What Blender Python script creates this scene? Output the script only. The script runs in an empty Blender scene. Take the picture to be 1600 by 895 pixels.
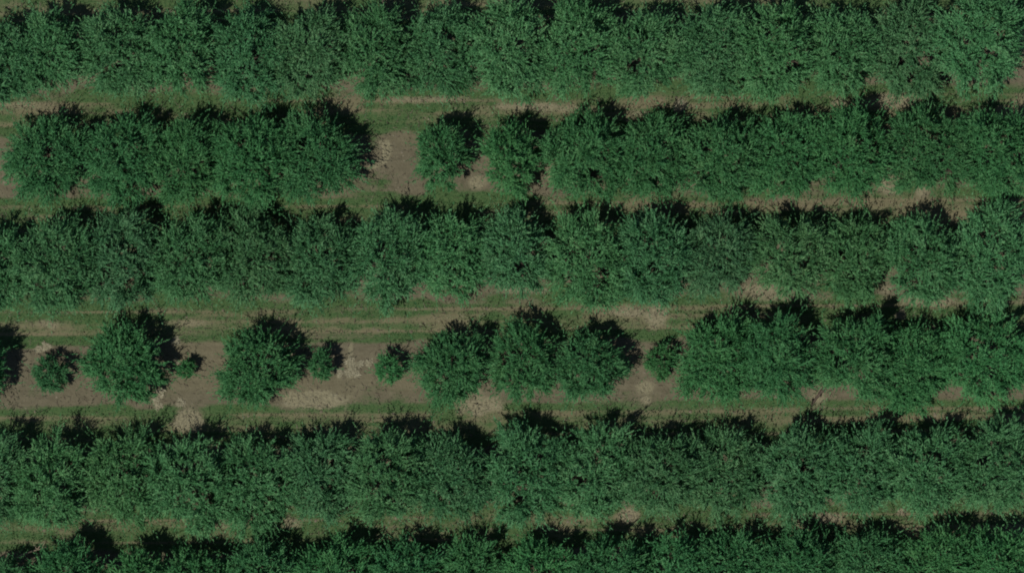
import bpy, math
import numpy as np
from mathutils import Vector

S = bpy.context.scene
C = S.collection

# ------------------------------------------------------------ camera, light
H = 250.0                       # flying height, metres
MPP = 0.04                      # metres on the ground per photo pixel
cam = bpy.data.cameras.new("camera")
cam.sensor_width = 36.0
cam.lens = 36.0 * H / (1600 * MPP)
cam.clip_start = 1.0
cam.clip_end = 5000.0
camo = bpy.data.objects.new("camera", cam)
camo.location = (0, 0, H)
C.objects.link(camo)
S.camera = camo

SUN_EL, SUN_AZ = math.radians(62), math.radians(226)      # azimuth clockwise from +Y
w = bpy.data.worlds.new("World")
S.world = w
w.use_nodes = True
nt = w.node_tree
sky = nt.nodes.new("ShaderNodeTexSky")
sky.sky_type = 'NISHITA'
sky.sun_disc = False
sky.air_density = 0.8
sky.dust_density = 0.4
sky.ozone_density = 1.0
sky.sun_elevation = SUN_EL
sky.sun_rotation = SUN_AZ
nt.links.new(sky.outputs[0], nt.nodes["Background"].inputs[0])
nt.nodes["Background"].inputs[1].default_value = 0.085
sl = bpy.data.lights.new("sun", 'SUN')
sl.energy = 5.0
sl.angle = math.radians(0.5)
sl.color = (1.0, 0.96, 0.9)
so = bpy.data.objects.new("sun", sl)
sd = Vector((math.sin(SUN_AZ) * math.cos(SUN_EL), math.cos(SUN_AZ) * math.cos(SUN_EL), math.sin(SUN_EL)))
so.rotation_euler = sd.to_track_quat('Z', 'Y').to_euler()
so.location = sd * 100
C.objects.link(so)
S.view_settings.view_transform = 'Standard'
S.view_settings.look = 'None'
S.view_settings.exposure = -0.08
S.view_settings.gamma = 1.0
try:
    S.cycles.max_bounces = 5
    S.cycles.diffuse_bounces = 3
    S.cycles.transmission_bounces = 3
    S.cycles.filter_width = 1.9
except Exception:
    pass


# ------------------------------------------------------------ helpers
def lin(r, g, b):
    f = lambda c: (c / 12.92) if c <= 0.04045 else ((c + 0.055) / 1.055) ** 2.4
    return (f(r / 255), f(g / 255), f(b / 255), 1.0)


def px(x, y, z=0.0):
    k = MPP * (1 - z / H)
    return ((x - 800) * k, (447.5 - y) * k)


def mesh(name, verts, nper, idx, mats, attrs=None, matidx=None):
    """verts (N,3); idx flat loop indices; nper corners per face (int or array)."""
    me = bpy.data.meshes.new(name)
    verts = np.ascontiguousarray(verts, dtype=np.float32)
    idx = np.ascontiguousarray(idx, dtype=np.int32).ravel()
    nf = len(idx) // nper
    me.vertices.add(len(verts))
    me.vertices.foreach_set("co", verts.ravel())
    me.loops.add(len(idx))
    me.loops.foreach_set("vertex_index", idx)
    me.polygons.add(nf)
    me.polygons.foreach_set("loop_start", np.arange(nf, dtype=np.int32) * nper)
    for m in mats:
        me.materials.append(m)
    if attrs:
        for k, (dom, arr) in attrs.items():
            a = me.attributes.new(k, 'FLOAT', dom)
            a.data.foreach_set("value", np.ascontiguousarray(arr, dtype=np.float32))
    me.update(calc_edges=True)
    return me


def add(name, me, parent=None):
    o = bpy.data.objects.new(name, me)
    C.objects.link(o)
    if parent:
        o.parent = parent
    return o


def norm(v):
    return v / (np.linalg.norm(v, axis=-1, keepdims=True) + 1e-9)


# value noise -----------------------------------------------------
def vnoise(x, y, seed=0):
    xi, yi = np.floor(x).astype(np.int64), np.floor(y).astype(np.int64)
    fx, fy = x - xi, y - yi
    fx = fx * fx * (3 - 2 * fx)
    fy = fy * fy * (3 - 2 * fy)

    def h(a, b):
        n = (a * 374761393 + b * 668265263 + seed * 1274126177) & 0xffffffff
        n = ((n ^ (n >> 13)) * 1103515245) & 0xffffffff
        n = ((n ^ (n >> 16)) * 2654435761) & 0xffffffff
        return (n >> 8 & 0xffff) / 65535.0
    return ((h(xi, yi) * (1 - fx) + h(xi + 1, yi) * fx) * (1 - fy)
            + (h(xi, yi + 1) * (1 - fx) + h(xi + 1, yi + 1) * fx) * fy)


def fbm(x, y, seed=0, oct=4):
    s, a, t = 0, 1.0, 0
    for i in range(oct):
        s = s + a * vnoise(x * 2 ** i, y * 2 ** i, seed + i * 17)
        t += a
        a *= 0.55
    return s / t


def sstep(a, b, x):
    t = np.clip((x - a) / (b - a), 0, 1)
    return t * t * (3 - 2 * t)


# ------------------------------------------------------------ materials
def new_mat(name):
    m = bpy.data.materials.new(name)
    m.use_nodes = True
    n = m.node_tree.nodes
    n.clear()
    out = n.new("ShaderNodeOutputMaterial")
    return m, n, m.node_tree.links, out


def leaf_material(name, dark, mid, light):
    m, n, l, out = new_mat(name)
    at = n.new("ShaderNodeAttribute"); at.attribute_name = "tint"
    ramp = n.new("ShaderNodeValToRGB")
    e = ramp.color_ramp.elements
    e[0].position = 0.0; e[0].color = dark
    e[1].position = 1.0; e[1].color = light
    k = e.new(0.5); k.color = mid
    oi = n.new("ShaderNodeObjectInfo")
    mul = n.new("ShaderNodeMix"); mul.data_type = 'RGBA'; mul.blend_type = 'MULTIPLY'
    mul.inputs[0].default_value = 1.0
    d = n.new("ShaderNodeBsdfPrincipled")
    d.inputs["Roughness"].default_value = 0.55
    d.inputs["Specular IOR Level"].default_value = 0.12
    t = n.new("ShaderNodeBsdfTranslucent")
    mix = n.new("ShaderNodeMixShader"); mix.inputs[0].default_value = 0.3
    l.new(at.outputs["Fac"], ramp.inputs[0])
    l.new(ramp.outputs[0], mul.inputs[6])
    l.new(oi.outputs["Color"], mul.inputs[7])
    l.new(mul.outputs[2], d.inputs["Base Color"])
    l.new(mul.outputs[2], t.inputs["Color"])
    l.new(d.outputs[0], mix.inputs[1]); l.new(t.outputs[0], mix.inputs[2])
    l.new(mix.outputs[0], out.inputs[0])
    return m


def rough_material(name, c0, c1, scale, rough=0.9, bump=0.02):
    m, n, l, out = new_mat(name)
    tc = n.new("ShaderNodeTexCoord")
    no = n.new("ShaderNodeTexNoise"); no.inputs["Scale"].default_value = scale
    no.inputs["Detail"].default_value = 6
    r = n.new("ShaderNodeValToRGB")
    r.color_ramp.elements[0].color = c0; r.color_ramp.elements[0].position = 0.3
    r.color_ramp.elements[1].color = c1; r.color_ramp.elements[1].position = 0.7
    d = n.new("ShaderNodeBsdfPrincipled"); d.inputs["Roughness"].default_value = rough
    d.inputs["Specular IOR Level"].default_value = 0.1
    b = n.new("ShaderNodeBump"); b.inputs["Distance"].default_value = bump
    l.new(tc.outputs["Object"], no.inputs["Vector"])
    l.new(no.outputs["Fac"], r.inputs[0]); l.new(r.outputs[0], d.inputs["Base Color"])
    l.new(no.outputs["Fac"], b.inputs["Height"]); l.new(b.outputs[0], d.inputs["Normal"])
    l.new(d.outputs[0], out.inputs[0])
    return m


PALE = leaf_material("pale_foliage", (0.036, 0.114, 0.040, 1), (0.059, 0.178, 0.069, 1), (0.108, 0.245, 0.102, 1))
DEEP = leaf_material("deep_foliage", (0.028, 0.106, 0.036, 1), (0.046, 0.163, 0.057, 1), (0.080, 0.212, 0.077, 1))
GRASS = leaf_material("grass_blades", (0.022, 0.075, 0.024, 1), (0.042, 0.105, 0.036, 1), (0.10, 0.12, 0.05, 1))
STRAW = leaf_material("dry_straw", (0.10, 0.094, 0.060, 1), (0.17, 0.158, 0.105, 1), (0.26, 0.245, 0.17, 1))
BARK = rough_material("bark", (0.035, 0.028, 0.022, 1), (0.085, 0.066, 0.05, 1), 9.0)
PALEWOOD = rough_material("weathered_wood", (0.16, 0.13, 0.09, 1), (0.28, 0.23, 0.17, 1), 7.0)


def ground_material():
    m, n, l, out = new_mat("orchard_ground")
    tc = n.new("ShaderNodeTexCoord")

    def noise(scale, stretch=(1, 1, 1), detail=6, rough=0.6):
        mp = n.new("ShaderNodeMapping"); mp.inputs["Scale"].default_value = stretch
        l.new(tc.outputs["Object"], mp.inputs["Vector"])
        t = n.new("ShaderNodeTexNoise"); t.inputs["Scale"].default_value = scale
        t.inputs["Detail"].default_value = detail; t.inputs["Roughness"].default_value = rough
        l.new(mp.outputs[0], t.inputs["Vector"])
        return t.outputs["Fac"]

    def ramp(src, p0, c0, p1, c1):
        r = n.new("ShaderNodeValToRGB")
        r.color_ramp.elements[0].position = p0; r.color_ramp.elements[0].color = c0
        r.color_ramp.elements[1].position = p1; r.color_ramp.elements[1].color = c1
        l.new(src, r.inputs[0])
        return r.outputs[0]

    def mix(f, a, b):
        x = n.new("ShaderNodeMix"); x.data_type = 'RGBA'
        l.new(f, x.inputs[0]); l.new(a, x.inputs[6]); l.new(b, x.inputs[7])
        return x.outputs[2]

    def attr(nm):
        a = n.new("ShaderNodeAttribute"); a.attribute_name = nm
        return a.outputs["Fac"]

    def math_(op, a, b):
        q = n.new("ShaderNodeMath"); q.operation = op
        for i, v in enumerate((a, b)):
            if isinstance(v, (int, float)):
                q.inputs[i].default_value = v
            else:
                l.new(v, q.inputs[i])
        q.use_clamp = op != 'SUBTRACT'
        return q.outputs[0]

    fine = noise(5.0, (1, 1, 1), 8, 0.65)
    streak = noise(3.0, (0.18, 1.7, 1), 7, 0.65)
    big = noise(0.35, (0.6, 1, 1), 4, 0.5)
    soil = mix(big, ramp(noise(2.2, (0.7, 1, 1), 9, 0.72), 0.3, (0.054, 0.046, 0.030, 1), 0.70, (0.142, 0.127, 0.084, 1)),
               ramp(streak, 0.25, (0.074, 0.069, 0.044, 1), 0.8, (0.116, 0.106, 0.069, 1)))
    tan = mix(fine, ramp(streak, 0.25, (0.090, 0.082, 0.047, 1), 0.75, (0.152, 0.139, 0.082, 1)),
              ramp(fine, 0.3, (0.088, 0.082, 0.047, 1), 0.75, (0.150, 0.136, 0.081, 1)))
    grass = ramp(noise(7.0, (0.5, 1.2, 1), 8, 0.7), 0.3, (0.028, 0.066, 0.023, 1), 0.8, (0.074, 0.104, 0.042, 1))
    straw = ramp(noise(9.0, (1, 1, 1), 8, 0.7), 0.3, (0.11, 0.102, 0.063, 1), 0.8, (0.23, 0.212, 0.135, 1))
    c = mix(attr("track"), soil, tan)
    gm = math_('ADD', attr("grass"), math_('MULTIPLY', math_('SUBTRACT', fine, 0.5), 1.6))
    g2 = n.new("ShaderNodeMapRange"); g2.interpolation_type = 'SMOOTHSTEP'
    g2.inputs["From Min"].default_value = 0.18; g2.inputs["From Max"].default_value = 0.9
    l.new(gm, g2.inputs["Value"])
    c = mix(g2.outputs[0], c, grass)
    s2 = n.new("ShaderNodeMapRange"); s2.interpolation_type = 'SMOOTHSTEP'
    s2.inputs["From Min"].default_value = 0.25; s2.inputs["From Max"].default_value = 0.75
    l.new(math_('ADD', attr("straw"), math_('MULTIPLY', math_('SUBTRACT', fine, 0.5), 0.8)), s2.inputs["Value"])
    c = mix(s2.outputs[0], c, straw)
    d = n.new("ShaderNodeBsdfPrincipled"); d.inputs["Roughness"].default_value = 0.95
    d.inputs["Specular IOR Level"].default_value = 0.05
    l.new(c, d.inputs["Base Color"])
    b = n.new("ShaderNodeBump"); b.inputs["Distance"].default_value = 0.09; b.inputs["Strength"].default_value = 0.9
    l.new(fine, b.inputs["Height"]); l.new(b.outputs[0], d.inputs["Normal"])
    l.new(d.outputs[0], out.inputs[0])
    return m


# ------------------------------------------------------------ ground
ROW0, PITCH, SLOPE = 14.75, 6.52, 0.009
SHIFT = -0.5
BLOBS = [  # pale dry patches: px, py, rx, ry, strength (photo pixels)
    (492, 624, 42, 13, 1.0), (604, 236, 6, 15, 0.95), (598, 226, 9, 4, 0.8), (596, 252, 12, 5, 0.8), (586, 258, 12, 6, 0.7), (548, 578, 9, 14, 0.8), (548, 545, 5, 16, 0.5),
    (295, 656, 20, 15, 0.8), (1025, 492, 22, 18, 0.65), (985, 488, 45, 9, 0.55), (755, 632, 36, 13, 0.75),
    (740, 612, 14, 12, 0.55), (1008, 606, 18, 13, 0.6), (1010, 624, 9, 8, 0.7), (815, 454, 50, 5, 0.55), (1190, 452, 40, 8, 0.6),
    (1063, 165, 9, 7, 0.9), (745, 285, 16, 12, 0.7), (1392, 288, 20, 14, 0.7), (1440, 300, 12, 10, 0.6),
    (845, 168, 60, 9, 0.5), (640, 156, 46, 6, 0.5), (1400, 155, 45, 12, 0.55), (985, 806, 18, 13, 0.7),
    (1295, 808, 26, 9, 0.65), (1408, 799, 10, 6, 0.7), (1450, 470, 50, 10, 0.55), (1385, 452, 12, 10, 0.5),
    (860, 270, 9, 18, 0.6), (1280, 620, 14, 14, 0.5), (455, 818, 22, 10, 0.45), (340, 818, 40, 14, 0.35), (40, 165, 60, 10, 0.4),
    (300, 505, 45, 7, 0.4), (75, 505, 30, 6, 0.4), (620, 235, 40, 22, 0.15), (1210, 465, 80, 8, 0.45), (1000, 178, 30, 8, 0.45),
    (1310, 160, 16, 8, 0.5), (1385, 160, 60, 9, 0.55), (920, 626, 60, 9, 0.3), (1080, 600, 22, 22, 0.15), (690, 155, 50, 7, 0.45),
]


def ground_masks(x, y):
    v = y - SLOPE * x - SHIFT
    k = np.mod(v - ROW0 + PITCH / 2, PITCH) - PITCH / 2
    rowi = np.floor((v - ROW0 + PITCH / 2) / PITCH)
    d = np.abs(k) + (fbm(x * 0.35, y * 0.9, 3) - 0.5) * 0.9
    patch = fbm(x * 0.11 + rowi * 7.3, y * 0.35, 11, 4)
    dry = 0.0045 * x + 0.03 * np.sin(rowi * 2.1)
    strip = sstep(1.75, 2.2, d) * (1 - 0.45 * sstep(2.62, 2.95, d))
    grass = strip * sstep(0.22, 0.52, patch - dry + 0.08)
    grass = grass * (0.62 + 0.55 * fbm(x * 0.5, y * 3.0, 23, 3))
    grass = grass + np.where(rowi == -3, 0.2, 0.55) * sstep(0.45, 0.75, fbm(x * 0.45 + rowi * 3.1, y * 0.5, 31)) * (1 - strip) * sstep(0.3, 1.9, d)
    grass = grass + np.where(rowi == -3, 0.25, 0.45) * sstep(0.55, 0.8, fbm(x * 0.7, y * 0.9, 37))
    lowside = np.exp(-((k + 1.9) / 0.7) ** 2)            # weeds along the drip line on the sunny side
    grass = grass + np.where(rowi == -3, 0.12, 0.5) * lowside * sstep(0.4, 0.62, fbm(x * 0.16 + rowi * 5.5, y * 0.3, 61, 3))
    wob = 0.12 * (fbm(x * 0.12, rowi * 9.1, 71, 2) - 0.5)
    rut = np.exp(-((np.abs(k) - 2.58 + wob) / 0.11) ** 2)          # wheel marks
    track = np.maximum(sstep(2.0, 2.8, d), rut) + 0.35 * sstep(0.5, 0.7, fbm(x * 0.2, y * 0.5, 5))
    grass = grass * (1 - 0.75 * rut)
    streaks = vnoise(x * 0.10 + 40, y * 6.0, 93) * 0.6 + vnoise(x * 0.35, y * 13.0, 95) * 0.4
    grass = grass * (0.2 + 1.4 * streaks)
    straw = np.zeros_like(x)
    for (bx, by, rx, ry, s) in BLOBS:
        cx, cy = px(bx, by)
        q = ((x - cx) / (rx * MPP)) ** 2 + ((y - cy) / (ry * MPP)) ** 2
        q = q * (0.25 + 1.5 * fbm(x * 1.5, y * 1.5, 77, 4) ** 1.3 * 1.4)
        straw = np.maximum(straw, 1.3 * s * np.exp(-np.clip(q, 0, 30) ** 1.4 * 0.7))
    straw = straw + 0.3 * sstep(0.55, 0.75, fbm(x * 0.25, y * 1.1, 41)) * sstep(2.4, 3.0, d)
    grass = np.clip(grass * 1.3 * (0.55 + 0.85 * fbm(x * 1.1, y * 2.2, 83, 4)) * (1 - straw), 0, 1)
    return grass, np.clip(track, 0, 1), np.clip(straw, 0, 1), rut


def axis(half, step, far):
    a = list(np.arange(-half, half + 1e-6, step))
    s, p, hi = step, half, []
    while p < far:
        s *= 1.35
        p += s
        hi.append(p)
    return np.array([-q for q in hi[::-1]] + a + hi)


gx, gy = axis(35.0, 0.2, 900), axis(21.0, 0.2, 900)
X, Y = np.meshgrid(gx, gy)
g_, t_, s_, rut_ = ground_masks(X.ravel(), Y.ravel())
near = ((np.abs(X) < 40) & (np.abs(Y) < 26)).ravel()
Z = np.where(near, 0.05 * (fbm(X.ravel() * 0.8, Y.ravel() * 0.8, 51) - 0.5) + 0.05 * (vnoise(X.ravel() * 4, Y.ravel() * 4, 52) - 0.5) - 0.05 * rut_, 0.0)
nx, ny = len(gx), len(gy)
i = np.arange(nx * ny).reshape(ny, nx)
quads = np.stack([i[:-1, :-1], i[:-1, 1:], i[1:, 1:], i[1:, :-1]], -1).reshape(-1, 4)
ground = add("ground", mesh("ground", np.stack([X.ravel(), Y.ravel(), Z], -1), 4, quads, [ground_material()],
                            {"grass": ('POINT', g_), "track": ('POINT', t_), "straw": ('POINT', s_)}))
ground["kind"] = "structure"


# ------------------------------------------------------------ grass and straw litter (stuff)
def blades(P, length, width, lean, rng, tint, lift=0.0):
    """one bent-free triangle blade per point"""
    N = len(P)
    a = rng.uniform(0, 2 * np.pi, N)
    tilt = rng.normal(lean, 0.25, N)
    d = np.stack([np.cos(a) * np.sin(tilt), np.sin(a) * np.sin(tilt), np.abs(np.cos(tilt))], -1)
    s = np.stack([-np.sin(a), np.cos(a), np.zeros(N)], -1)
    L = length[:, None]; W = width[:, None]
    B = P + np.array([0, 0, lift])
    V = np.stack([B - s * W / 2, B + s * W / 2, B + d * L], 1)
    return V.reshape(-1, 3), np.arange(N * 3), tint


rng = np.random.default_rng(5)
N = 420000
P = np.stack([rng.uniform(-33.5, 33.5, N), rng.uniform(-19.5, 19.5, N), np.full(N, -0.02)], -1)
gm, tm, sm, _ = ground_masks(P[:, 0], P[:, 1])
keep = rng.uniform(0, 1, N) < 0.9 * gm ** 1.3 * (0.35 + 0.9 * fbm(P[:, 0] * 2, P[:, 1] * 2, 91, 3))
Pg = P[keep]
n = len(Pg)
v, ix, t = blades(Pg, rng.uniform(0.07, 0.2, n), rng.uniform(0.03, 0.06, n), 0.8, rng, rng.uniform(0, 0.75, n) ** 1.3)
grass = add("grass", mesh("grass", v, 3, ix, [GRASS], {"tint": ('FACE', t)}))
grass["kind"] = "stuff"
grass["label"] = "short green grass growing in strips along the alleys between the tree rows"
keep = rng.uniform(0, 1, N) < 0.5 * sm ** 1.5
Ps = P[keep]; n = len(Ps)
v, ix, t = blades(Ps, rng.uniform(0.08, 0.25, n), rng.uniform(0.02, 0.045, n), 1.4, rng, rng.uniform(0, 1, n), 0.035)
litter = add("straw_litter", mesh("straw_litter", v, 3, ix, [STRAW], {"tint": ('FACE', t)}))
litter["kind"] = "stuff"
M_ = 26000
Pt = np.stack([rng.uniform(-33, 33, M_), rng.uniform(-19, 19, M_), np.full(M_, 0.035)], -1)
keep = rng.uniform(0, 1, M_) < sstep(0.35, 0.7, fbm(Pt[:, 0] * 0.5, Pt[:, 1] * 0.5, 121, 3))
Pt = Pt[keep]; n = len(Pt)
v, ix, t = blades(Pt, rng.uniform(0.1, 0.45, n), rng.uniform(0.02, 0.05, n), 1.5, rng, rng.uniform(0, 1, n))
tl = add("twig_litter", mesh("twig_litter", v, 3, ix, [BARK, STRAW], {"tint": ('FACE', t * 0.4)}))
tl.data.polygons.foreach_set("material_index", (rng.uniform(0, 1, n) < 0.55).astype(np.int32))
tl["kind"] = "stuff"
M_ = 14000
Pt = np.stack([rng.uniform(-33, 33, M_), rng.uniform(-19, 19, M_), np.zeros(M_)], -1)
gq, tq, sq, _ = ground_masks(Pt[:, 0], Pt[:, 1])
Pt = Pt[rng.uniform(0, 1, M_) < (1 - gq) * sstep(0.3, 0.65, fbm(Pt[:, 0] * 0.7, Pt[:, 1] * 0.9, 131, 3))]
n = len(Pt)
sz = 0.03 + 0.11 * rng.uniform(0, 1, n) ** 3
a0 = rng.uniform(0, 2 * np.pi, n)
cv = [Pt + np.stack([np.cos(a0 + q) * sz * rng.uniform(0.7, 1.2, n), np.sin(a0 + q) * sz * rng.uniform(0.7, 1.2, n), np.full(n, -0.02)], -1) for q in (0, 1.57, 3.14, 4.71)]
cv.append(Pt + np.stack([rng.normal(0, 0.2, n) * sz, rng.normal(0, 0.2, n) * sz, sz * 0.7 + 0.02], -1))
V_ = np.stack(cv, 1).reshape(-1, 3)
F_ = (np.arange(n)[:, None, None] * 5 + np.array([[0, 1, 4], [1, 2, 4], [2, 3, 4], [3, 0, 4]])[None]).reshape(-1, 3)
cl_ = add("soil_clods", mesh("soil_clods", V_, 3, F_, [rough_material("clod_soil", (0.07, 0.061, 0.042, 1), (0.15, 0.135, 0.095, 1), 0.8)]))
cl_["kind"] = "stuff"
cl_["label"] = "small clods of dry earth lying on the bare soil strips"
tl["label"] = "thin dead twigs and leaf litter scattered over the bare soil under the rows"
litter["label"] = "pale dry straw scattered in patches over the bare soil"


# ------------------------------------------------------------ trees
def tube(paths, radii, sides=4):
    """paths (B,K,3), radii (B,K) -> quads"""
    B, K, _ = paths.shape
    t = np.gradient(paths, axis=1)
    t = norm(t)
    ref = np.where(np.abs(t[..., 2:3]) > 0.9, np.array([1.0, 0, 0]), np.array([0, 0, 1.0]))
    u = norm(np.cross(t, ref)); w_ = np.cross(t, u)
    a = np.arange(sides) * 2 * np.pi / sides
    V = (paths[:, :, None] + radii[:, :, None, None] * (np.cos(a)[None, None, :, None] * u[:, :, None] + np.sin(a)[None, None, :, None] * w_[:, :, None]))
    idx = np.arange(B * K * sides).reshape(B, K, sides)
    nxt = np.roll(idx, -1, axis=2)
    q = np.stack([idx[:, :-1], nxt[:, :-1], nxt[:, 1:], idx[:, 1:]], -1)
    return V.reshape(-1, 3), q.reshape(-1, 4)


def bez(a, b, c, K):
    t = np.linspace(0, 1, K)[None, :, None]
    return (1 - t) ** 2 * a[:, None] + 2 * t * (1 - t) * b[:, None] + t ** 2 * c[:, None]


def tree_meshes(rx, ry, h, seed, mat, dens=1.06, wild=1.0):
    """orchard tree: scaffold limbs, branches, leafy shoots. rx, ry, h in metres."""
    r = np.random.default_rng(seed)
    area = rx * ry
    small = h < 2.6
    sf = 0.55 if small else 1.0
    E = np.array([rx, ry, 0.62 * h])                 # envelope half axes, centre at zc
    zc = 0.36 * h
    fork = np.array([0, 0, 0.22 * h])
    ph = r.uniform(0, 2 * np.pi, 4)

    def env(az):                                     # uneven outline
        return 0.95 + 0.07 * np.sin(2 * az + ph[0]) + 0.065 * np.sin(3 * az + ph[1]) + 0.05 * np.sin(5 * az + ph[2]) + 0.03 * np.sin(9 * az + ph[3])
    # scaffold limbs --------------------------------------------------
    nl = 4 if small else int(r.integers(5, 8))
    laz = np.arange(nl) * 2 * np.pi / nl + r.uniform(0, 0.7, nl)
    lt = np.stack([np.cos(laz) * rx * 0.55, np.sin(laz) * ry * 0.55, h * r.uniform(0.55, 0.72, nl)], -1)
    lt = np.concatenate([lt, [[r.normal(0, 0.2), r.normal(0, 0.2), 0.75 * h]]])
    nl += 1
    lm = fork + (lt - fork) * 0.45; lm[:, 2] += 0.06 * h; lm[:, :2] *= 0.8
    LP = bez(np.repeat(fork[None], nl, 0), lm, lt, 7)
    # branches to the envelope --------------------------------------------
    nb = int(np.clip((12 + area * 11) * (1.0 if not small else 1.8), 9, 96))
    tips, tries = [], 0
    while len(tips) < nb:
        tries += 1
        az = r.uniform(0, 2 * np.pi)
        rr = math.sqrt(r.uniform(0, 1))
        e = env(az) * r.uniform(0.66, 0.98)
        zz = math.sqrt(max(0.0, 1 - rr * rr))
        low = r.uniform(-0.28, 0.15) if rr > 0.7 else 0.0
        p = np.array([math.cos(az) * rr * E[0] * e, math.sin(az) * rr * E[1] * e, zc + (zz * 0.84 + low) * E[2]])
        p[2] += (0.11 if not small else 0.03) * E[2] * (math.sin(p[0] * 3.3 + ph[0]) * math.sin(p[1] * 2.9 + ph[1]) + 0.8 * math.sin(p[0] * 1.6 + 1.3 * p[1] + ph[2]) + r.normal(0, 0.7))
        if tries > 3000 or not tips or np.min(np.linalg.norm((np.array(tips) - p) / E, axis=1)) > 0.20 * math.sqrt(55 / nb):
            tips.append(p)
    tips = np.array(tips)
    d2 = np.linalg.norm(LP[None, :, 2:] - tips[:, None, None], axis=-1).reshape(nb, -1)
    j = np.argmin(d2, axis=1)
    bs = LP[:, 2:].reshape(-1, 3)[j]
    bm = (bs + tips) / 2 + r.normal(0, 0.08 * rx, (nb, 3)); bm[:, 2] += 0.05 * h
    bp = bez(bs, bm, tips, 6)
    # shoots --------------------------------------------------------------
    ns = int(np.clip((150 + area * 225) * dens * (1.2 if small else 1.0), 130, 2200))
    b = r.integers(0, nb, ns)
    u = 1 - 0.75 * r.uniform(0, 1, ns) ** 1.4
    f = u * 5
    i0 = np.clip(f.astype(int), 0, 4); ft = (f - i0)[:, None]
    st = bp[b, i0] * (1 - ft) + bp[b, i0 + 1] * ft + r.normal(0, 0.10, (ns, 3)) * sf
    tang = norm(bp[b, i0 + 1] - bp[b, i0])
    outw = norm((st - np.array([0, 0, zc - 0.1 * h])) / E ** 1.5)
    dr = norm(tang * 0.55 + outw * 0.6 + np.array([0, 0, 0.15]) + r.normal(0, 0.36, (ns, 3)))
    L = r.uniform(0.3, 0.95, ns) * sf
    strong = r.uniform(0, 1, ns) < 0.15 * wild       # vigorous upright water shoots
    L[strong] *= r.uniform(1.3, 2.5, strong.sum())
    dr[strong] = norm(dr[strong] + np.array([0, 0, 0.5]))
    end = st + dr * L[:, None]
    q = np.linalg.norm((end - np.array([0, 0, zc])) / E / np.stack([env(np.arctan2(end[:, 1], end[:, 0]))] * 3, -1), axis=1)
    over = (q > 1.06) & ~strong
    L[over] *= np.clip(1 - (q[over] - 1.06) * 2.5, 0.35, 1)
    droop = np.array([0, 0, -1.0]) * r.uniform(0.05, 0.3, (ns, 1)) + r.normal(0, 0.16, (ns, 3))
    K = 14
    tt = np.linspace(0.05, 1.0, K)[None, :, None] + r.uniform(-0.04, 0.04, (ns, K, 1))
    sp = st[:, None] + dr[:, None] * (tt * L[:, None, None]) + droop[:, None] * (tt ** 2 * (L ** 1.2)[:, None, None])
    N = ns * K
    sdir = norm(dr[:, None] + 2 * droop[:, None] * tt).reshape(-1, 3)
    sp = sp.reshape(-1, 3) + r.normal(0, 0.02, (N, 3)) * sf
    ld = norm(sdir * 0.9 + r.normal(0, 0.40, (N, 3)))
    face = np.repeat(outw, K, 0) * 0.9 + np.array([0, 0, 0.35]) + r.normal(0, 0.5, (N, 3))
    wd = norm(np.cross(ld, face))
    ll = r.uniform(0.12, 0.23, N)[:, None] * (0.75 if small else 1.0)
    lw = r.uniform(0.048, 0.084, N)[:, None] * (0.75 if small else 1.0)
    V = np.stack([sp + wd * lw * 0.5, sp + ld * ll, sp - wd * lw * 0.5], 1).reshape(-1, 3)
    V[:, 2] = np.maximum(V[:, 2], 0.12)
    btint = r.normal(0, 0.13, nb)[b]
    stint = r.normal(0, 0.15, ns) + btint
    tint = np.clip(0.5 + np.repeat(stint, K) + r.normal(0, 0.12, N) + np.tile(np.linspace(-0.1, 0.1, K), ns), 0, 1)
    crown = mesh("crown", V, 3, np.arange(N * 3), [mat], {"tint": ('FACE', tint)})
    # wood ------------------------------------------------------------------
    hs = h / 4.2
    tp = np.array([[[0.02, 0, -0.15], [0, 0.02, 0.08 * h], [0, 0, 0.16 * h], [0, 0, 0.23 * h]]]) + np.zeros((1, 4, 3))
    parts = [tube(tp, np.array([[0.15, 0.125, 0.115, 0.10]]) * hs, 8),
             tube(LP, np.linspace(0.075, 0.03, 7)[None] * hs * r.uniform(0.8, 1.15, (nl, 1)), 5),
             tube(bp[:, [0, 3, 5]], np.linspace(0.026, 0.009, 3)[None] * hs * r.uniform(0.8, 1.2, (nb, 1)), 3)]
    vv, qq, off = [], [], 0
    for v_, q_ in parts:
        vv.append(v_); qq.append(q_ + off); off += len(v_)
    return crown, mesh("trunk", np.concatenate(vv), 4, np.concatenate(qq), [BARK])


GROUP = "orchard trees planted in rows"
seed_ = [100]


def tree(cx, cy, rx, ry, label, h=4.3, kind='deep', tone=1.0, name="orchard_tree", **kw):
    seed_[0] += 1
    sc = MPP * (1 - 2.4 / H)
    x, y = px(cx, cy, 2.4)
    root = bpy.data.objects.new(name, None)
    root.empty_display_size = 0.3
    root.location = (x, y, 0)
    C.objects.link(root)
    root["label"] = label
    root["category"] = "tree"
    root["group"] = GROUP
    if name == 'orchard_tree':
        h *= float(np.random.default_rng(seed_[0] * 7).uniform(0.76, 1.08))
    cm, tm_ = tree_meshes(rx * sc, ry * sc, h, seed_[0], PALE if kind == 'pale' else DEEP, **kw)
    add("trunk", tm_, root)
    c = add("crown", cm, root)
    rr = np.random.default_rng(seed_[0] * 3 + 1)
    j = rr.normal(0.0, 0.03)
    c.color = (tone * (1 + j), tone * (1 + rr.normal(0, 0.03)), tone * (1 - 0.5 * j), 1)
    return root


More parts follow.
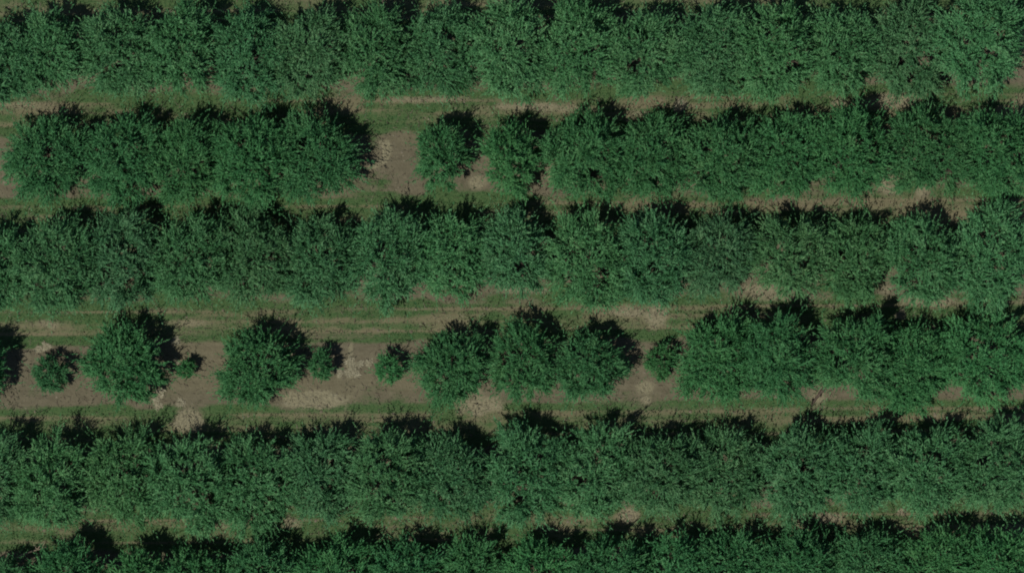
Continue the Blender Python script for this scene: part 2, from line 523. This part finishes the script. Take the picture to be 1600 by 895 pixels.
TREES = [
    # ---- top row (paler, fine twiggy foliage)
    (2, 88, 48, 60, "pale green tree cut by the left edge in the top row, black shadow above it", dict(kind='pale')),
    (78, 82, 58, 58, "pale feathery tree above the reddish bare soil near the left end of the top row", dict(kind='pale')),
    (180, 80, 62, 72, "tall pale tree, third from the left in the top row, drooping over the alley below", dict(kind='pale', h=4.6)),
    (285, 82, 62, 62, "dense pale tree fourth from the left in the top row", dict(kind='pale')),
    (385, 82, 60, 66, "pale tree in the top row just left of a black vertical shadow slot", dict(kind='pale', tone=0.95)),
    (488, 80, 62, 64, "pale tree in the top row just right of the black vertical shadow slot", dict(kind='pale')),
    (592, 74, 60, 62, "dull green tree in the top row straight above the missing tree of the second row", dict(kind='pale', tone=0.92)),
    (690, 76, 60, 62, "dull tree in the top row above the narrow lone tree, dark notch upper right", dict(kind='pale', tone=0.95)),
    (795, 78, 62, 68, "bright coarse-leaved tree at the middle of the top row, right of the dark notch", dict(kind='pale', tone=1.1)),
    (902, 78, 62, 64, "bright bushy tree, tenth from the left in the top row, right of the coarse-leaved one", dict(kind='pale', tone=1.05)),
    (1008, 80, 62, 62, "pale tree, eleventh from the left in the top row, above the small round straw spot", dict(kind='pale')),
    (1112, 76, 60, 66, "pale tree, twelfth from the left in the top row, its green skirt covering the alley", dict(kind='pale')),
    (1215, 80, 60, 66, "pale tree, fourth from the right in the top row, left of the tan strip", dict(kind='pale')),
    (1322, 80, 60, 60, "pale tree, third from the right in the top row, above the broad tan strip", dict(kind='pale')),
    (1425, 76, 60, 66, "pale tree in the top row, next left of the large open corner tree", dict(kind='pale', tone=1.03)),
    (1532, 72, 68, 78, "large open tree with radiating leafy limbs in the top right corner", dict(kind='pale', h=4.8, tone=1.1)),
    # ---- second row (deeper green, smooth)
    (70, 250, 64, 58, "deep green rounded tree at the left end of the second row, bare soil beside it", dict()),
    (186, 250, 62, 64, "deep green tree second from the left in the second row", dict()),
    (288, 252, 60, 66, "deep green tree in the second row, third from the left end", dict()),
    (390, 250, 62, 64, "deep green tree in the second row joined to the wide tree beside the gap", dict()),
    (488, 248, 78, 70, "wide deep green tree with fringed dark shadow, left of the second row's bare gap", dict(h=4.5, exact=True)),
    (690, 246, 44, 52, "narrow lone deep green tree just right of the missing tree in the second row", dict(h=4.2)),
    (798, 250, 46, 58, "narrow deep green tree with black shadow slit at right, second right of the gap", dict(h=4.3)),
    (916, 242, 62, 62, "deep green tree first in the closed right run of the second row", dict()),
    (1022, 240, 62, 62, "deep green tree second in the closed right run of the second row", dict()),
    (1128, 240, 60, 62, "deep green tree third in the closed right run of the second row", dict()),
    (1232, 242, 60, 64, "deep green tree fourth in the closed right run of the second row", dict(tone=1.05)),
    (1334, 238, 58, 66, "deep green tree left of the small bare wedge at the second row's right end", dict()),
    (1450, 234, 64, 66, "deep green tree right of the small bare wedge at the second row's right end", dict(tone=0.95)),
    (1560, 236, 62, 66, "deep green tree cut by the right edge in the second row", dict(tone=1.0)),
    # ---- third row (pale)
    (-12, 415, 52, 60, "pale tree mostly outside the left edge in the third row", dict(kind='pale')),
    (88, 410, 64, 70, "pale loose tree, first full tree at the left end of the third row", dict(kind='pale')),
    (192, 405, 62, 66, "pale tree second of the full trees in the third row, above the lone round tree", dict(kind='pale')),
    (298, 405, 62, 64, "dull green tree third of the full trees in the third row", dict(kind='pale', tone=0.93)),
    (400, 405, 62, 66, "dull green tree in the third row above the big round tree between two saplings", dict(kind='pale', tone=0.93)),
    (503, 402, 60, 66, "green tree in the third row above the striped grass alley, left of the long-fingered shadows", dict(kind='pale', tone=0.97)),
    (606, 402, 60, 66, "green tree in the third row under the bare gap of the second row", dict(kind='pale')),
    (708, 400, 56, 60, "bright tree in the third row under the narrow lone tree", dict(kind='pale', tone=1.08)),
    (800, 398, 54, 60, "bright clumpy tree in the third row left of the dark hole in the canopy", dict(kind='pale', tone=1.1)),
    (910, 408, 62, 70, "bright drooping tree in the third row reaching lowest into the alley below", dict(kind='pale', tone=1.06)),
    (1020, 400, 60, 60, "green tree in the third row above the pale straw patch", dict(kind='pale', tone=0.95)),
    (1120, 398, 60, 58, "green tree in the third row with a wide black shadow at its upper right", dict(kind='pale', tone=0.92)),
    (1236, 400, 58, 60, "pale tree in the third row under a broad black fan-shaped shadow", dict(kind='pale')),
    (1338, 400, 58, 60, "pale tree in the third row under a pointed spiky shadow near the right end", dict(kind='pale')),
    (1438, 398, 58, 62, "pale tree in the third row, next to the last tree at the right edge", dict(kind='pale')),
    (1552, 402, 62, 74, "large pale tree at the right edge of the third row under a black shadow", dict(kind='pale', tone=1.08)),
    # ---- fourth row (deep, gappy)
    (-38, 585, 48, 52, "dark tree outside the left edge whose black shadow enters beside the leftmost sapling", dict()),
    (193, 570, 70, 64, "big round deep green tree standing alone near the left of the gappy fourth row", dict(h=4.3)),
    (399, 575, 65, 66, "big round deep green tree between two saplings, dark fringed shadow at upper right", dict(h=4.7)),
    (705, 574, 58, 60, "rounded deep green tree at the left of the group of three in the fourth row", dict(h=4.3)),
    (816, 566, 54, 64, "taller deep green tree in the middle of the group of three in the fourth row", dict(h=4.4)),
    (922, 574, 56, 58, "deep green tree at the right of the group of three, ragged black shadow at right", dict(h=4.4)),
    (1124, 562, 58, 66, "deep green tree that starts the closed right half of the fourth row", dict(h=4.5)),
    (1216, 560, 72, 70, "deep green tree second in the closed right half of the fourth row", dict(h=4.5, exact=True)),
    (1338, 560, 72, 74, "deep green tree right of the broken limb in the fourth row, hanging low", dict(h=4.5, tone=1.06, exact=True)),
    (1430, 562, 60, 66, "deep green tree in the fourth row, next to last at the right", dict(h=4.4)),
    (1542, 560, 62, 74, "bright green tree at the right edge of the fourth row under a black shadow", dict(h=4.6, tone=1.12)),
    # ---- fifth row (pale)
    (-12, 745, 50, 60, "pale tree cut by the left edge in the fifth row", dict(kind='pale')),
    (78, 748, 60, 62, "pale tree first of the full trees at the left of the fifth row", dict(kind='pale')),
    (182, 748, 62, 66, "pale tree in the fifth row under the lone round tree, dark limb at its top", dict(kind='pale')),
    (290, 748, 62, 62, "pale tree in the fifth row under the pale straw heap", dict(kind='pale', tone=1.05)),
    (396, 748, 62, 70, "pale tree in the fifth row, reaching low to a bare patch below it", dict(kind='pale')),
    (500, 742, 60, 64, "pale tree in the fifth row just below the large straw patch", dict(kind='pale')),
    (606, 742, 60, 64, "pale tree in the fifth row below the compact round sapling", dict(kind='pale')),
    (712, 742, 60, 62, "pale fifth-row tree directly below the left one of the group of three", dict(kind='pale', tone=0.95)),
    (822, 740, 62, 66, "pale fifth-row tree directly below the middle one of the group of three", dict(kind='pale')),
    (925, 742, 64, 72, "bright fifth-row tree with a starry spray of limbs, right of the row's middle", dict(kind='pale', tone=1.08, h=4.6)),
    (1030, 738, 58, 62, "dull tree in the fifth row below the small dark upright sapling", dict(kind='pale', tone=0.96)),
    (1136, 738, 60, 62, "dull tree in the fifth row below the start of the closed fourth row", dict(kind='pale', tone=0.96)),
    (1242, 736, 60, 64, "pale tree in the fifth row left under the broken limb", dict(kind='pale')),
    (1346, 734, 60, 66, "pale tree in the fifth row right under the broken limb", dict(kind='pale')),
    (1450, 732, 60, 66, "pale tree in the fifth row, next to last at the right", dict(kind='pale', tone=1.04)),
    (1556, 728, 62, 70, "pale tree cut by the right edge in the fifth row", dict(kind='pale', tone=1.06)),
    # ---- bottom row (deep, cut by the lower edge)
    (4, 926, 62, 54, "deep green tree in the bottom left corner, pale bare branch lying at its top", dict(exact=True, h=3.6)),
    (108, 908, 60, 58, "deep green tree second from the left along the bottom edge", dict()),
    (212, 908, 58, 56, "deep green tree third from the left along the bottom edge, sprawling twigs above it", dict(tone=1.03)),
    (312, 906, 58, 56, "deep green tree fourth from the left along the bottom edge", dict()),
    (414, 904, 58, 60, "deep green tree fifth from the left along the bottom edge, below the bare triangle", dict(tone=1.05)),
    (520, 904, 60, 58, "deep green tree sixth from the left along the bottom edge", dict()),
    (628, 900, 60, 56, "deep green tree seventh from the left along the bottom edge", dict()),
    (734, 898, 60, 58, "deep green tree left of the middle along the bottom edge", dict(tone=1.04)),
    (842, 900, 60, 60, "deep green tree right of the middle along the bottom edge", dict(tone=1.06)),
    (946, 898, 60, 58, "deep green tree along the bottom edge under the round straw patch", dict()),
    (1050, 894, 58, 56, "deep green tree, sixth from the right along the bottom edge, brown shadows above it", dict(tone=1.05)),
    (1152, 892, 60, 58, "deep green tree, fifth from the right along the bottom edge", dict()),
    (1256, 890, 60, 56, "deep green tree, fourth from the right along the bottom edge, below a tan strip", dict(tone=0.95)),
    (1360, 888, 60, 58, "deep green tree third from the right along the bottom edge", dict()),
    (1466, 886, 60, 60, "deep green tree second from the right along the bottom edge", dict()),
    (1572, 884, 60, 60, "deep green tree in the bottom right corner", dict(tone=1.05)),
]
for (cx, cy, rx, ry, lab, kw) in TREES:
    g_ = np.random.default_rng(cx * 7 + cy)
    lone = (lab.startswith(("narrow", "big round", "rounded", "taller", "dark tree")) or "right of the group" in lab)
    if lone or kw.pop('exact', False):
        tree(cx, cy, rx * 0.99, ry * 1.0, lab, **kw)
    else:
        up = 1.17 if kw.get('kind') == 'pale' else 1.09
        tree(cx + g_.normal(0, 4), cy + g_.normal(3.5, 4), rx * 1.15 * g_.uniform(0.92, 1.12), ry * up * g_.uniform(0.95, 1.07), lab, **kw)

YOUNG = [
    (76, 585, 30, 28, "small young tree with a spiky shadow, leftmost of the saplings on bare soil", 2.5, dict()),
    (288, 577, 15, 14, "tiniest sapling, thin and low, between the two big round trees", 1.5, dict(tone=1.0, dens=0.75)),
    (501, 572, 20, 24, "small sapling close against the right side of a big round tree", 2.3, dict()),
    (606, 577, 21, 24, "compact smooth round sapling with its dark shadow touching the group of three", 2.3, dict(tone=1.08)),
    (1032, 566, 24, 28, "small dark upright sapling standing right of the group of three", 2.2, dict(tone=0.9)),
]
for (cx, cy, rx, ry, lab, h, kw) in YOUNG:
    tree(cx, cy, rx, ry, lab, h=h, name="young_tree", **kw)


# ------------------------------------------------------------ dry weed clumps
def clump(cx, cy, r, label, seed, bright=1.0):
    g = np.random.default_rng(seed)
    n = int(130 * (r / 6) ** 1.6) + 50
    R = r * MPP
    a = g.uniform(0, 2 * np.pi, n)
    q = np.sqrt(g.uniform(0, 1, n)) * R * (0.7 + 0.3 * np.sin(3 * a + seed))
    P = np.stack([np.cos(a) * q, np.sin(a) * q, np.full(n, 0.0) + 0.06 * np.maximum(0, 1 - q / (R * 1.1)) - 0.02], -1)
    v, ix, t = blades(P, g.uniform(0.1, 0.22, n), g.uniform(0.05, 0.09, n), 1.3, g, g.uniform(0.4, 1, n))
    o = add("dry_weed_clump", mesh("dry_weed_clump", v, 3, ix, [STRAW], {"tint": ('FACE', t)}))
    o.location = (*px(cx, cy), 0)
    o.color = (bright, bright, bright, 1)
    o["label"] = label; o["category"] = "weed clump"; o["group"] = "pale dry weed clumps on the bare soil"


CL = [
    (72, 541, 8, "pale dry weed clump above the leftmost young tree"),
    (60, 546, 6, "pale dry weed clump just left of the larger clump above the leftmost young tree"),
    (275, 533, 8, "pale dry weed clump at the upper right of the lone round tree"),
    (275, 564, 5, "small pale clump just above the tiniest sapling"),
    (251, 613, 8, "pale clump at the lower right foot of the lone round tree, uppermost of three"),
    (243, 625, 7, "pale clump at the lower right foot of the lone round tree, middle of three"),
    (247, 634, 7, "pale clump at the lower right foot of the lone round tree, lowest of three"),
    (282, 629, 7, "single pale clump on the grass edge below the tiniest sapling"),
    (550, 580, 13, "largest pale dry clump on the open soil between the two middle saplings"),
    (547, 565, 8, "pale clump on the open soil just above the largest dry clump"),
    (562, 569, 6, "small pale clump right of the largest dry clump on open soil"),
    (576, 567, 6, "small pale clump nearest the left side of the compact round sapling"),
    (531, 583, 6, "small pale clump left of the largest dry clump, near the straw patch"),
    (616, 587, 5, "small pale clump under the lower right side of the compact round sapling"),
    (1063, 166, 12, "round pale dry clump in the shadow edge of the second row"),
    (1408, 491, 9, "pale dry clump among shadows at the top of the fourth row's right half"),
]
for k, (cx, cy, r, lab) in enumerate(CL):
    clump(cx, cy, r, lab, 900 + k, 1.1 if cx > 1000 else 1.35)


# ------------------------------------------------------------ fallen branches
def branch(pts, r0, mat, label, seed, forks=4, z=0.1):
    g = np.random.default_rng(seed)
    P = np.array([[*px(a, b, zz), zz] for (a, b, zz) in pts])
    o = P[0].copy(); o[2] = 0
    P = P - o
    K = 8
    t = np.linspace(0, len(P) - 1, K)
    main = np.stack([np.interp(t, np.arange(len(P)), P[:, j]) for j in range(3)], -1) + g.normal(0, 0.02, (K, 3))
    V, Q = tube(main[None], np.linspace(r0, r0 * 0.45, K)[None], 6)
    L = np.linalg.norm(P[-1] - P[0])
    fk = []
    for q in range(forks):
        b0 = main[g.integers(2, K - 1)]
        d = norm(main[-1] - main[0]) + g.normal(0, 0.6, 3) * np.array([1, 1, 0.25])
        e = b0 + norm(d) * L * g.uniform(0.2, 0.4)
        e[2] = max(e[2], 0.05)
        fk.append([b0, (b0 + e) / 2 + g.normal(0, 0.04, 3), e])
    if fk:
        v2, q2 = tube(np.array(fk), np.tile(np.array([[r0 * 0.5, r0 * 0.35, r0 * 0.15]]), (len(fk), 1)), 5)
        V, Q = np.concatenate([V, v2]), np.concatenate([Q, q2 + len(V)])
    ob = add("fallen_branch", mesh("fallen_branch", V, 4, Q, [mat]))
    ob.location = o
    ob["label"] = label; ob["category"] = "branch"
    ob["group"] = "fallen branches"


branch([(22, 873, 0.5), (45, 862, 0.6), (74, 854, 0.12)], 0.075, PALEWOOD, "pale bare branch poking from the bottom left corner tree", 1)
branch([(1292, 604, 0.7), (1280, 616, 0.45), (1268, 632, 0.08)], 0.13, BARK, "dark broken limb hanging over the bare soil wedge below the fourth row", 2, 2)
branch([(288, 18, 0.1), (300, 8, 0.15), (314, -4, 0.1)], 0.035, BARK, "thin dark twig lying on the grass at the top edge", 3, 3)
